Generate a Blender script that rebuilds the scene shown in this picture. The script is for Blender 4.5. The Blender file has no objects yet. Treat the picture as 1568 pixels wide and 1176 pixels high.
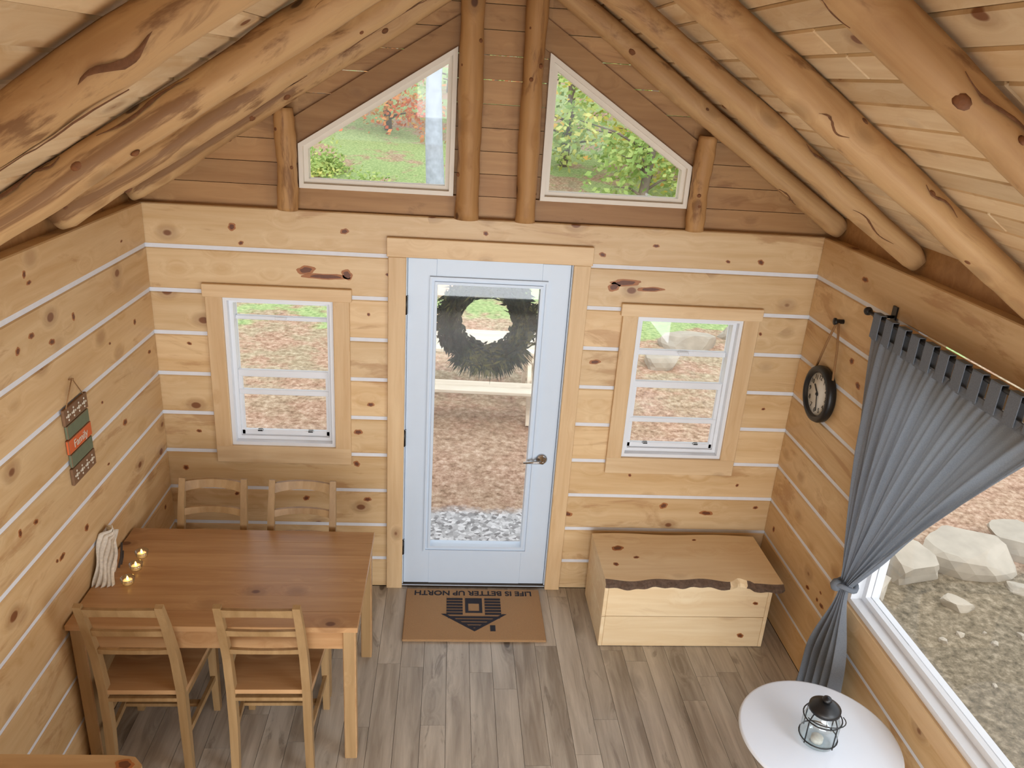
import bpy, bmesh, math, random
from mathutils import Vector, Matrix, noise
random.seed(7)
D=bpy.data
scene=bpy.context.scene
try:
    scene.view_settings.view_transform='Standard'
    scene.view_settings.look='None'
except Exception as e: pass

def lin(c):
    r=[]
    for v in c[:3]:
        v=v/255.
        r.append(v/12.92 if v<=.04045 else ((v+.055)/1.055)**2.4)
    return (r[0],r[1],r[2],1.)

# ------------------------------------------------------------------ materials
def newmat(name):
    m=D.materials.new(name);m.use_nodes=True
    nt=m.node_tree;b=nt.nodes["Principled BSDF"]
    return m,nt,b
def N(nt,t,**k):
    n=nt.nodes.new(t)
    for a,v in k.items(): setattr(n,a,v)
    return n
def plain(name,c,rough=.5,metal=0.,var=.06,scale=12,bump=0.,emit=None,es=0):
    m,nt,b=newmat(name)
    L=nt.links
    tc=N(nt,"ShaderNodeTexCoord");no=N(nt,"ShaderNodeTexNoise");no.inputs["Scale"].default_value=scale;no.inputs["Detail"].default_value=4
    L.new(tc.outputs["Object"],no.inputs["Vector"])
    mx=N(nt,"ShaderNodeMix",data_type='RGBA')
    cl=lin(c)
    mx.inputs["A"].default_value=tuple(x*(1-var) for x in cl[:3])+(1,)
    mx.inputs["B"].default_value=tuple(min(1,x*(1+var)) for x in cl[:3])+(1,)
    L.new(no.outputs["Fac"],mx.inputs["Factor"]);L.new(mx.outputs["Result"],b.inputs["Base Color"])
    b.inputs["Roughness"].default_value=rough;b.inputs["Metallic"].default_value=metal
    if bump:
        bp=N(nt,"ShaderNodeBump");bp.inputs["Strength"].default_value=bump;bp.inputs["Distance"].default_value=.01
        L.new(no.outputs["Fac"],bp.inputs["Height"]);L.new(bp.outputs["Normal"],b.inputs["Normal"])
    if emit:
        b.inputs["Emission Color"].default_value=lin(emit);b.inputs["Emission Strength"].default_value=es
    return m

def wood(name,light,dark,knot,axis=0,grain=26,kscale=3.2,kthr=.10,kprob=.45,rough=.5,bump=.15,vary=.16,squash=.07,spec=.4,patch=0.,pscale=2.2,pcol=None,kel=.7,pthr=.6):
    m,nt,b=newmat(name);L=nt.links
    tc=N(nt,"ShaderNodeTexCoord");ge=N(nt,"ShaderNodeNewGeometry")
    off=N(nt,"ShaderNodeVectorMath",operation='MULTIPLY');off.inputs[1].default_value=(37.3,53.7,71.1)
    L.new(ge.outputs["Random Per Island"],off.inputs[0])
    ad=N(nt,"ShaderNodeVectorMath",operation='ADD')
    L.new(tc.outputs["Object"],ad.inputs[0]);L.new(off.outputs[0],ad.inputs[1])
    # knots
    s2=[1,1,1];s2[axis]=kel
    mk=N(nt,"ShaderNodeVectorMath",operation='MULTIPLY');mk.inputs[1].default_value=s2
    L.new(ad.outputs[0],mk.inputs[0])
    vo=N(nt,"ShaderNodeTexVoronoi");vo.inputs["Scale"].default_value=kscale;vo.inputs["Randomness"].default_value=1
    L.new(mk.outputs[0],vo.inputs["Vector"])
    inf=N(nt,"ShaderNodeMapRange");inf.interpolation_type='SMOOTHSTEP'
    inf.inputs["From Min"].default_value=0;inf.inputs["From Max"].default_value=kthr*3.2;inf.inputs["To Min"].default_value=1;inf.inputs["To Max"].default_value=0
    L.new(vo.outputs["Distance"],inf.inputs["Value"])
    s1=[1,1,1];s1[axis]=squash
    mg=N(nt,"ShaderNodeVectorMath",operation='MULTIPLY');mg.inputs[1].default_value=s1
    L.new(ad.outputs[0],mg.inputs[0])
    dv=N(nt,"ShaderNodeVectorMath",operation='SCALE');dv.inputs[0].default_value=(.05,.05,.05)
    L.new(inf.outputs[0],dv.inputs["Scale"])
    a2=N(nt,"ShaderNodeVectorMath",operation='ADD');L.new(mg.outputs[0],a2.inputs[0]);L.new(dv.outputs[0],a2.inputs[1])
    n1=N(nt,"ShaderNodeTexNoise");n1.inputs["Scale"].default_value=grain;n1.inputs["Detail"].default_value=5;n1.inputs["Roughness"].default_value=.6;n1.inputs["Distortion"].default_value=.5
    L.new(a2.outputs[0],n1.inputs["Vector"])
    n2=N(nt,"ShaderNodeTexNoise");n2.inputs["Scale"].default_value=grain*.22;n2.inputs["Detail"].default_value=2
    L.new(a2.outputs[0],n2.inputs["Vector"])
    av=N(nt,"ShaderNodeMath",operation='ADD');L.new(n1.outputs["Fac"],av.inputs[0]);L.new(n2.outputs["Fac"],av.inputs[1])
    r=N(nt,"ShaderNodeMapRange");r.inputs["From Min"].default_value=.72;r.inputs["From Max"].default_value=1.32
    L.new(av.outputs[0],r.inputs["Value"])
    mx=N(nt,"ShaderNodeMix",data_type='RGBA');mx.inputs["A"].default_value=lin(light);mx.inputs["B"].default_value=lin(dark)
    L.new(r.outputs[0],mx.inputs["Factor"])
    src=mx.outputs["Result"]
    if patch:
        s3=[1,1,1];s3[axis]=.22
        mp=N(nt,"ShaderNodeVectorMath",operation='MULTIPLY');mp.inputs[1].default_value=s3;L.new(ad.outputs[0],mp.inputs[0])
        n3=N(nt,"ShaderNodeTexNoise");n3.inputs["Scale"].default_value=pscale*3;n3.inputs["Detail"].default_value=6;n3.inputs["Roughness"].default_value=.65;n3.inputs["Distortion"].default_value=1.2
        L.new(mp.outputs[0],n3.inputs["Vector"])
        pr=N(nt,"ShaderNodeMapRange");pr.interpolation_type='SMOOTHSTEP';pr.inputs["From Min"].default_value=pthr;pr.inputs["From Max"].default_value=pthr+.1;pr.inputs["To Max"].default_value=patch
        L.new(n3.outputs["Fac"],pr.inputs["Value"])
        m4=N(nt,"ShaderNodeMix",data_type='RGBA');m4.inputs["B"].default_value=lin(pcol or knot);L.new(pr.outputs[0],m4.inputs["Factor"]);L.new(src,m4.inputs["A"])
        src=m4.outputs["Result"]
    hv=N(nt,"ShaderNodeHueSaturation")
    vr=N(nt,"ShaderNodeMapRange");vr.inputs["To Min"].default_value=1-vary;vr.inputs["To Max"].default_value=1+vary
    L.new(ge.outputs["Random Per Island"],vr.inputs["Value"]);L.new(vr.outputs[0],hv.inputs["Value"]);L.new(src,hv.inputs["Color"])
    sp=N(nt,"ShaderNodeSeparateColor");L.new(vo.outputs["Color"],sp.inputs[0])
    gt=N(nt,"ShaderNodeMath",operation='LESS_THAN');gt.inputs[1].default_value=kprob;L.new(sp.outputs[0],gt.inputs[0])
    k1=N(nt,"ShaderNodeMapRange");k1.interpolation_type='SMOOTHSTEP'
    k1.inputs["From Min"].default_value=kthr*.55;k1.inputs["From Max"].default_value=kthr;k1.inputs["To Min"].default_value=.9;k1.inputs["To Max"].default_value=0
    L.new(vo.outputs["Distance"],k1.inputs["Value"])
    k2=N(nt,"ShaderNodeMapRange");k2.interpolation_type='SMOOTHSTEP'
    k2.inputs["From Min"].default_value=kthr;k2.inputs["From Max"].default_value=kthr*2.2;k2.inputs["To Min"].default_value=.3;k2.inputs["To Max"].default_value=0
    L.new(vo.outputs["Distance"],k2.inputs["Value"])
    km=N(nt,"ShaderNodeMath",operation='MAXIMUM');L.new(k1.outputs[0],km.inputs[0]);L.new(k2.outputs[0],km.inputs[1])
    kk=N(nt,"ShaderNodeMath",operation='MULTIPLY');L.new(km.outputs[0],kk.inputs[0]);L.new(gt.outputs[0],kk.inputs[1])
    m2=N(nt,"ShaderNodeMix",data_type='RGBA');m2.inputs["B"].default_value=lin(knot)
    L.new(kk.outputs[0],m2.inputs["Factor"]);L.new(hv.outputs[0],m2.inputs["A"])
    L.new(m2.outputs["Result"],b.inputs["Base Color"])
    b.inputs["Roughness"].default_value=rough;b.inputs["Specular IOR Level"].default_value=spec
    bp=N(nt,"ShaderNodeBump");bp.inputs["Strength"].default_value=bump;bp.inputs["Distance"].default_value=.004
    L.new(n1.outputs["Fac"],bp.inputs["Height"]);L.new(bp.outputs["Normal"],b.inputs["Normal"])
    return m

def glassmat(name,tint=(1,1,1),k=.55,base=.035):
    m=D.materials.new(name);m.use_nodes=True;nt=m.node_tree;nt.nodes.clear();L=nt.links
    t=N(nt,"ShaderNodeBsdfTransparent");t.inputs[0].default_value=(*tint,1)
    g=N(nt,"ShaderNodeBsdfGlossy");g.inputs["Roughness"].default_value=.02
    f=N(nt,"ShaderNodeLayerWeight");f.inputs[0].default_value=.5
    p=N(nt,"ShaderNodeMath",operation='POWER');p.inputs[1].default_value=5;L.new(f.outputs["Facing"],p.inputs[0])
    q=N(nt,"ShaderNodeMath",operation='MULTIPLY_ADD');q.inputs[1].default_value=k;q.inputs[2].default_value=base;L.new(p.outputs[0],q.inputs[0])
    mx=N(nt,"ShaderNodeMixShader");o=N(nt,"ShaderNodeOutputMaterial")
    L.new(q.outputs[0],mx.inputs[0]);L.new(t.outputs[0],mx.inputs[1]);L.new(g.outputs[0],mx.inputs[2]);L.new(mx.outputs[0],o.inputs[0])
    return m

KN=(112,60,30)
LG=dict(kscale=6.5,kthr=.16,kprob=.42,vary=.08,patch=.5,pcol=(166,116,70),pthr=.56,pscale=1.6,rough=.42)
M_logX=wood("pine_log_x",(226,197,154),(203,166,117),KN,axis=0,**LG)
M_logY=wood("pine_log_y",(222,191,146),(197,158,108),KN,axis=1,**LG)
M_gable=wood("gable_plank",(190,146,96),(160,114,68),(96,50,24),axis=0,kscale=7.5,kthr=.13,kprob=.4,vary=.12,patch=.4,pcol=(126,82,44),pthr=.58)
M_gtrim=wood("gable_trim_wood",(172,130,82),(144,102,58),(84,44,20),axis=0,kscale=7,kthr=.13,kprob=.4,vary=.1,patch=.4)
M_ceil=wood("ceiling_board",(226,202,164),(203,169,124),KN,axis=1,kscale=8,kthr=.18,kprob=.5,vary=.12,patch=.35,pcol=(160,108,64),pthr=.58)
M_raft=wood("rafter_log_wood",(204,168,120),(166,124,80),(58,32,18),axis=0,kscale=7,kthr=.17,kprob=.45,vary=.02,grain=18,bump=.4,patch=.75,pcol=(112,74,44),pthr=.55,pscale=2.0,rough=.6)
M_postw=wood("post_log_wood",(194,150,98),(160,114,66),(72,36,16),axis=2,kscale=7,kthr=.16,kprob=.4,vary=.02,grain=18,bump=.4,patch=.7,pcol=(110,70,38),pthr=.55,rough=.6)
M_trimX=wood("trim_wood_x",(226,197,156),(204,168,124),KN,axis=0,kscale=5,kthr=.10,kprob=.4,vary=.06)
M_trimZ=wood("trim_wood_z",(221,191,149),(199,162,117),KN,axis=2,kscale=5,kthr=.10,kprob=.4,vary=.06)
M_trimY=wood("trim_wood_y",(221,191,149),(199,162,117),KN,axis=1,kscale=5,kthr=.10,kprob=.4,vary=.06)
M_table=wood("table_pine",(200,160,116),(168,124,82),(98,54,28),axis=0,kscale=5,kthr=.12,kprob=.5,rough=.3,bump=.05,vary=.05)
M_chair=wood("chair_pine",(178,146,104),(144,112,72),(92,54,26),axis=2,kscale=4,kthr=.06,kprob=.3,rough=.42,bump=.05,vary=.07)
M_box=wood("chest_pine",(242,222,186),(224,194,150),(124,70,36),axis=0,kscale=5.0,kthr=.14,kprob=.4,vary=.04,grain=22,patch=.2,pcol=(180,130,84))
M_bark=plain("bark_edge",(98,78,64),.95,var=.5,scale=60,bump=.8)
M_white=plain("white_vinyl",(230,233,238),.4,var=.02)
M_cream=plain("cream_frame",(228,218,202),.45,var=.02)
M_door=plain("door_white_paint",(204,217,232),.35,var=.02)
M_chink=plain("chinking",(222,224,230),.8,var=.06,scale=30)
M_black=plain("black_metal",(22,22,24),.4,var=.1)
M_chrome=plain("satin_nickel",(190,190,190),.2,metal=1.)
M_glass=glassmat("window_glass")
M_jar=glassmat("jar_glass",(.88,.92,.92),.8,.12)
M_table_w=plain("white_lacquer",(230,238,250),.16,var=.01)
M_dark=plain("dark_gap",(50,32,20),.9)
M_floor=wood("laminate_oak",(200,191,178),(138,127,114),(72,62,54),axis=1,grain=26,kscale=5.5,kthr=.13,kprob=.35,rough=.32,bump=.08,vary=.10,squash=.08,patch=.5,pcol=(104,93,82),pthr=.58,pscale=2.8,kel=.4)
M_kring=plain("knot_ring",(164,104,58),.5,var=.25,scale=60);M_kcore=plain("knot_core",(104,58,32),.5,var=.4,scale=90)

def fabric(name,c,trans=.35,scale=260):
    m,nt,b=newmat(name);L=nt.links
    tc=N(nt,"ShaderNodeTexCoord");no=N(nt,"ShaderNodeTexNoise");no.inputs["Scale"].default_value=scale
    L.new(tc.outputs["Object"],no.inputs["Vector"])
    mx=N(nt,"ShaderNodeMix",data_type='RGBA');cl=lin(c)
    mx.inputs["A"].default_value=tuple(x*.75 for x in cl[:3])+(1,);mx.inputs["B"].default_value=tuple(x*1.25 for x in cl[:3])+(1,)
    L.new(no.outputs["Fac"],mx.inputs["Factor"]);L.new(mx.outputs["Result"],b.inputs["Base Color"])
    b.inputs["Roughness"].default_value=.95;b.inputs["Specular IOR Level"].default_value=.1
    t=N(nt,"ShaderNodeBsdfTranslucent");L.new(mx.outputs["Result"],t.inputs[0])
    s=N(nt,"ShaderNodeMixShader");s.inputs[0].default_value=trans
    o=nt.nodes["Material Output"];L.new(b.outputs[0],s.inputs[1]);L.new(t.outputs[0],s.inputs[2]);L.new(s.outputs[0],o.inputs[0])
    return m
M_curt=fabric("curtain_fabric",(146,153,163),.45)
M_napk=fabric("cotton_white",(236,230,218),.1,90)

# ------------------------------------------------------------------ mesh builder
class MB:
    def __init__(s): s.bm=bmesh.new()
    def _fin(s,faces,mat,smooth=False):
        for f in faces: f.material_index=mat;f.smooth=smooth
    def box(s,x0,x1,y0,y1,z0,z1,mat=0,bev=0.,M=None,seg=1):
        vs=[s.bm.verts.new((x,y,z)) for z in (z0,z1) for y in (y0,y1) for x in (x0,x1)]
        q=[(0,2,3,1),(4,5,7,6),(0,1,5,4),(2,6,7,3),(0,4,6,2),(1,3,7,5)]
        fs=[s.bm.faces.new([vs[i] for i in f]) for f in q]
        s._fin(fs,mat)
        if M is not None:
            for v in vs: v.co=M@v.co
        if bev:
            es=list({e for f in fs for e in f.edges})
            bmesh.ops.bevel(s.bm,geom=es,offset=bev,segments=seg,affect='EDGES',profile=.5)
    def prism(s,poly,axis,a0,a1,mat=0):
        def P(u,v,a):
            if axis==1: return (u,a,v)
            if axis==0: return (a,u,v)
            return (u,v,a)
        n=len(poly)
        A=[s.bm.verts.new(P(u,v,a0)) for u,v in poly];B=[s.bm.verts.new(P(u,v,a1)) for u,v in poly]
        fs=[s.bm.faces.new(A),s.bm.faces.new(B[::-1])]
        for i in range(n): fs.append(s.bm.faces.new((A[i],B[i],B[(i+1)%n],A[(i+1)%n])))
        s._fin(fs,mat)
    def tube(s,pts,rad,seg=12,mat=0,smooth=True,square=False):
        pts=[Vector(p) for p in pts]
        if not isinstance(rad,(list,tuple)): rad=[rad]*len(pts)
        rings=[];prev=None
        for i,p in enumerate(pts):
            d=(pts[min(i+1,len(pts)-1)]-pts[max(i-1,0)]).normalized()
            if prev is None:
                ref=Vector((1,0,0)) if abs(d.x)<.9 else Vector((0,1,0))
                u=(ref-d*ref.dot(d)).normalized()
            else: u=(prev-d*prev.dot(d)).normalized()
            prev=u;w=d.cross(u)
            r=rad[i];rg=[]
            for k in range(seg):
                a=2*math.pi*(k+(.5 if square else 0))/seg
                if isinstance(r,tuple): ra,rb=r
                else: ra=rb=r
                if square: ca,sa=math.copysign(1,math.cos(a)),math.copysign(1,math.sin(a))
                else: ca,sa=math.cos(a),math.sin(a)
                rg.append(s.bm.verts.new(p+u*ca*ra+w*sa*rb))
            rings.append(rg)
        fs=[]
        for a,b in zip(rings[:-1],rings[1:]):
            for k in range(seg): fs.append(s.bm.faces.new((a[k],a[(k+1)%seg],b[(k+1)%seg],b[k])))
        s._fin(fs,mat,smooth)
        s._fin([s.bm.faces.new(rings[0][::-1]),s.bm.faces.new(rings[-1])],mat)
    def bar(s,pts,w,d,mat=0): s.tube(pts,[(w/2,d/2)]*len(pts),4,mat,False,True)
    def lathe(s,prof,c,seg=24,mat=0,M=None,smooth=True):
        rings=[]
        for r,z in prof:
            rg=[]
            for k in range(seg):
                a=2*math.pi*k/seg;co=Vector((r*math.cos(a),r*math.sin(a),z))
                if M is not None: co=M@co
                rg.append(s.bm.verts.new(co+Vector(c)))
            rings.append(rg)
        fs=[]
        for a,b in zip(rings[:-1],rings[1:]):
            for k in range(seg): fs.append(s.bm.faces.new((a[k],a[(k+1)%seg],b[(k+1)%seg],b[k])))
        s._fin(fs,mat,smooth)
        if prof[0][0]>1e-5: s._fin([s.bm.faces.new(rings[0][::-1])],mat)
        if prof[-1][0]>1e-5: s._fin([s.bm.faces.new(rings[-1])],mat)
    def frame(s,poly,w,axis,a0,a1,mat=0):
        inn=inset(poly,w);n=len(poly)
        for i in range(n):
            j=(i+1)%n
            s.prism([poly[i],poly[j],inn[j],inn[i]],axis,a0,a1,mat)
        return inn
    def knot(s,axis,a,sg,u,v,ru,rv,seed,mr,mc):
        # branch knot: slightly proud disc with a darker heart; sg = direction the wall faces
        rnd=random.Random(seed);ph=rnd.random()*6
        def ring(k,hh):
            pl=[]
            for i in range(18):
                t=2*math.pi*i/18;w=1+.16*math.sin(2*t+ph)+.09*math.sin(5*t+ph*2)
                pl.append((u+ru*k*w*math.cos(t),v+rv*k*w*math.sin(t)))
            s.prism(pl,axis,a,a+sg*hh,mr if k==1 else mc)
        ring(1,.0008);ring(.62,.0014)
    def obj(s,name,mats,loc=(0,0,0),rot=(0,0,0),parent=None):
        bmesh.ops.recalc_face_normals(s.bm,faces=s.bm.faces[:])
        me=D.meshes.new(name);s.bm.to_mesh(me);s.bm.free()
        for m in mats: me.materials.append(m)
        o=D.objects.new(name,me);scene.collection.objects.link(o);o.location=loc;o.rotation_euler=rot
        if parent: o.parent=parent
        return o
def inset(poly,w):
    n=len(poly);area=sum(poly[i][0]*poly[(i+1)%n][1]-poly[(i+1)%n][0]*poly[i][1] for i in range(n))
    sg=1 if area>0 else -1;lines=[]
    for i in range(n):
        a=Vector(poly[i]);b=Vector(poly[(i+1)%n]);d=(b-a).normalized();nn=Vector((-d.y,d.x))*sg
        lines.append((a+nn*w,d))
    out=[]
    for i in range(n):
        p,d=lines[i-1];q,e=lines[i]
        den=d.x*e.y-d.y*e.x
        t=((q-p).x*e.y-(q-p).y*e.x)/den
        r=p+d*t;out.append((r.x,r.y))
    return out
def clip(poly,a,b,c):
    out=[];n=len(poly)
    for i in range(n):
        p=poly[i];q=poly[(i+1)%n];fp=a*p[0]+b*p[1]-c;fq=a*q[0]+b*q[1]-c
        if fp<=0: out.append(p)
        if (fp<0<fq) or (fq<0<fp):
            t=fp/(fp-fq);out.append((p[0]+(q[0]-p[0])*t,p[1]+(q[1]-p[1])*t))
    r=[]
    for p in out:
        if not r or abs(p[0]-r[-1][0])+abs(p[1]-r[-1][1])>1e-5: r.append(p)
    if len(r)>1 and abs(r[0][0]-r[-1][0])+abs(r[0][1]-r[-1][1])<1e-5: r.pop()
    return r
def empty(name,loc=(0,0,0)):
    o=D.objects.new(name,None);scene.collection.objects.link(o);o.location=loc;o.empty_display_size=.1;return o
def text(name,body,size,loc,rot,mat,parent=None,ext=.001,align='CENTER',bold=0):
    c=D.curves.new(name,'FONT');c.body=body;c.size=size;c.align_x=align;c.align_y='CENTER';c.extrude=ext;c.offset=bold
    c.materials.append(mat);o=D.objects.new(name,c);scene.collection.objects.link(o);o.location=loc;o.rotation_euler=rot
    if parent: o.parent=parent
    return o
def pymesh(name,verts,faces,mats,smooth=False,parent=None,loc=(0,0,0)):
    me=D.meshes.new(name);me.from_pydata(verts,[],faces);me.update()
    for m in mats: me.materials.append(m)
    if smooth: me.shade_smooth()
    o=D.objects.new(name,me);scene.collection.objects.link(o);o.location=loc
    if parent: o.parent=parent
    return o

# ------------------------------------------------------------------ room dims
XL,XR,H=-1.31,2.203,2.25
YB=-6.6
XC,ZC,SL=.4563,3.42,.663
CH=[2.037-.23*k for k in range(9)]
levels=[0]+CH[::-1]+[H]

def course_segments(a,b,openings,z0,z1):
    segs=[(a,b)]
    for (o0,o1,oz0,oz1) in openings:
        if oz1<=z0+.02 or oz0>=z1-.02: continue
        ns=[]
        for s0,s1 in segs:
            if o1<=s0 or o0>=s1: ns.append((s0,s1));continue
            if o0>s0: ns.append((s0,o0))
            if o1<s1: ns.append((o1,s1))
        segs=ns
    return segs
opsB=[(-.02,.887,0,2.035),(-.965,-.37,.92,1.795),(1.235,1.855,.91,1.785)]
mb=MB();g=.0105
for i in range(len(levels)-1):
    z0,z1=levels[i],levels[i+1]
    for s0,s1 in course_segments(XL-.15,XR+.15,opsB,z0,z1):
        mb.box(s0,s1,0,.15,z0+(g if i else 0),z1-(g if i<len(levels)-2 else 0),0,.005)
for z in CH:
    for s0,s1 in course_segments(XL-.1,XR+.1,opsB,z-.03,z+.03):
        mb.box(s0,s1,.006,.14,z-.0125,z+.0125,1)
KB=[(-.88,2.15,.022,.018),(-.32,2.155,.02,.016),(-.84,2.07,.014,.010),(-.19,1.20,.018,.014),(-.26,1.03,.022,.018),(-.27,.83,.02,.017),(-1.22,.78,.018,.014),(-1.13,1.01,.013,.011),(-.21,.60,.02,.016),
    (-1.14,1.52,.012,.009),(1.88,2.10,.018,.014),(1.70,2.095,.012,.009),(1.02,2.10,.018,.013),(1.30,2.16,.016,.010),(1.04,1.50,.030,.015),(1.55,.60,.026,.019),(1.82,.555,.038,.017),(.97,.53,.034,.016),(2.12,.60,.014,.012),(1.32,.80,.011,.009),(1.98,.75,.011,.009),(2.05,1.25,.010,.009),
    (-.56,.60,.02,.015),(-.95,.62,.014,.010),(.40,2.18,.015,.010),(-.1,1.94,.011,.009),(-.2,1.72,.010,.008),(1.95,1.70,.010,.009)]
for i,(u,v,a,b) in enumerate(KB): mb.knot(1,0,-1,u,v,a,b,i,2,3)
for (u,v,a,b,sd) in ((-.42,1.915,.11,.018,51),(-.52,1.945,.05,.022,52),(-.31,1.93,.03,.026,53),(1.16,1.955,.09,.018,54),(1.30,1.925,.07,.014,55),(1.10,1.93,.035,.024,56)): mb.knot(1,0,-1,u,v,a,b,sd,2,3)
mb.obj("wall_back",[M_logX,M_chink,M_kring,M_kcore])
for nm,xa,xb,ops in (("wall_left",XL-.15,XL,[]),("wall_right",XR,XR+.15,[(-3.6,-1.0,.66,2.03)])):
    mb=MB();sgn=1 if nm=="wall_right" else -1
    for i in range(len(levels)-1):
        z0,z1=levels[i],levels[i+1]
        for s0,s1 in course_segments(YB,-.001,ops,z0,z1):
            mb.box(xa,xb,s0,s1,z0+(g if i else 0),z1-(g if i<len(levels)-2 else 0),0,.005)
    for z in CH:
        for s0,s1 in course_segments(YB,-.002,ops,z-.03,z+.03):
            if sgn>0: mb.box(xa+.006,xb-.01,s0,s1,z-.0125,z+.0125,1)
            else: mb.box(xa+.01,xb-.006,s0,s1,z-.0125,z+.0125,1)
    if sgn>0: mb.box(xa+.06,xb,YB,-.001,H,H+.12,2)
    else: mb.box(xa,xb-.06,YB,-.001,H,H+.12,2)
    rk=random.Random(11 if sgn>0 else 12)
    for k in range(30):
        y=-rk.uniform(.05,2.4);ci=rk.randrange(1,len(levels)-1);z=levels[ci]+rk.uniform(.05,.17)
        sz=rk.choice((.6,.8,1,1,1.3));a_,b_=rk.uniform(.012,.022)*sz,rk.uniform(.010,.016)*sz
        if sgn>0 and y<-.85 and z>.53: continue
        mb.knot(0,xa if sgn>0 else xb,-sgn,y,z,a_,b_,k+70,3,4)
    mb.obj(nm,[M_logY,M_chink,M_gtrim,M_kring,M_kcore])

# floor planks
mb=MB();x=XL;w=.122
while x<XR:
    x1=min(x+w,XR);y=YB-random.random()*1.2
    while y<0:
        y1=min(y+1.2,0)
        mb.box(x+.0009,x1-.0009,max(y,YB)+.0009,y1-.0009,-.02,0,0)
        y=y1
    x=x1
mb.box(XL-.15,XR+.15,YB,.15,-.3,-.02,1)
mb.obj("floor",[M_floor,M_dark])

# loft floor on which the camera stands (below and behind the view)
mb=MB()
for k in range(22):
    y1=-3.72-k*.13;mb.box(XL+.002,XR-.002,y1-.128,y1,2.02,2.05,0,.003)
for x in (-1.0,-.4,.2,.8,1.4,2.0): mb.box(x-.03,x+.03,YB,-3.73,1.88,2.019,0,.004)
mb.box(XL+.002,XR-.002,-3.80,-3.73,1.84,2.019,0,.005)
mb.obj("loft_floor",[M_trimX])

# ceiling boards
mb=MB();bw=.104
cosr=1/math.sqrt(1+SL*SL)
for side in (-1,1):
    base=ZC+.145
    ang=math.atan(SL)
    slen=(XR-XC+.35)/cosr
    n=int(slen/bw)+1
    for k in range(n):
        u0=k*bw;u1=u0+bw
        M=Matrix.Translation((XC,0,base))@Matrix.Rotation(side*ang,4,'Y')
        ys=[YB];
        while ys[-1]<.35:
            ys.append(min(ys[-1]+random.uniform(1.6,3.2),.35))
        for a,b in zip(ys[:-1],ys[1:]):
            if side>0: mb.box(u0+.0012,u1-.0012,a+.001,b-.001,0,.02,0,.006,M)
            else: mb.box(-u1+.0012,-u0-.0012,a+.001,b-.001,0,.02,0,.006,M)
    M=Matrix.Translation((XC,0,base+.018))@Matrix.Rotation(side*ang,4,'Y')
    if side>0: mb.box(0,slen,YB,.35,0,.03,1,0,M)
    else: mb.box(-slen,0,YB,.35,0,.03,1,0,M)
mb.obj("ceiling",[M_ceil,M_dark])

# log rafters
def log_mesh(name,L,r,seed,seg=16,sag=.014):
    rnd=random.Random(seed);mb=MB();n=max(6,int(L/.05))
    pts=[];rad=[]
    ph=rnd.random()*6
    for i in range(n+1):
        t=i/n
        pts.append((L*t,math.sin(t*5+ph)*sag*.6,math.sin(t*4+ph*2)*sag*.25))
        rr=r*(1+.05*math.sin(t*9+ph*3)+.03*math.sin(t*31+ph)+.02*rnd.uniform(-1,1))
        if i==0 or i==n: rr*=.84
        rad.append(rr)
    mb.tube(pts,rad,seg,0)
    for v in mb.bm.verts:   # hand-peeled unevenness
        c=noise.noise(Vector((v.co.x*2.5,v.co.y*22+seed,v.co.z*22)))*.009
        d=Vector((0,v.co.y,v.co.z))
        if d.length>1e-5: v.co+=d.normalized()*c
    for k in range(int(L*4)):
        t=rnd.random();a=rnd.random()*6.28;p=Vector((L*t,math.sin(t*5+ph)*sag*.6,0))
        dr=Vector((0,math.cos(a),math.sin(a)));p+=dr*r*.88
        q=p+dr*r*.16;kr=rnd.uniform(.006,.012)
        mb.tube([p,p+dr*r*.10,q],[(kr*2.2,kr*1.3),(kr*1.5,kr),(kr*.6,kr*.5)],10,rnd.choice((1,1,2)))
    # strips of left-over bark
    for k in range(4):
        t0=rnd.uniform(.08,.8);ln=rnd.uniform(.12,.34);a0=rnd.random()*6.28;da=rnd.uniform(.06,.15)
        gv=[]
        m_=14
        for i in range(m_+1):
            t=t0+ln/L*i/m_;wv=da*math.sin(math.pi*i/m_)*(1+.8*noise.noise(Vector((i*.9,seed,k))))+.004
            row=[]
            for j in (-1,0,1):
                a=a0+.18*math.sin(i*.5+k)+wv*j;ii=min(n,int(t*n));c=Vector(pts[ii]);c.x=L*t
                row.append(mb.bm.verts.new(c+Vector((0,math.cos(a),math.sin(a)))*(rad[ii]*(1.06 if j==0 else 1.02))))
            gv.append(row)
        for A,B in zip(gv[:-1],gv[1:]):
            for j in (0,1):
                f=mb.bm.faces.new((A[j],A[j+1],B[j+1],B[j]));f.material_index=2;f.smooth=True
    return mb
M_knot=plain("branch_knot",(122,76,42),.8,var=.4,scale=80);M_bk=plain("inner_bark",(112,74,46),.9,var=.55,scale=50,bump=.6)
RYL=[-.055,-.80,-1.60,-2.50,-3.3,-4.1]
RYR=[-.055,-.81,-1.60,-2.40,-3.2,-4.0]
for side,RY in ((-1,RYL),(1,RYR)):
    for i,y in enumerate(RY):
        rr=[.052,.054,.056,.052,.055,.055][i]
        L=(XR-XC+.05)/cosr
        mb=log_mesh("log_rafter",L-.03,rr,i*7+side+3)
        o=mb.obj("log_rafter",[M_raft,M_knot,M_bk])
        ang=math.atan(SL)
        zc=ZC+.070
        d=Vector((side*cosr,0,-SL*cosr))
        rotm=Matrix.Rotation(ang,4,'Y') if side>0 else Matrix.Rotation(math.pi,4,'Z')@Matrix.Rotation(ang,4,'Y')
        o.matrix_world=Matrix.Translation(Vector((XC,y,zc))+d*.03)@rotm

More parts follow.
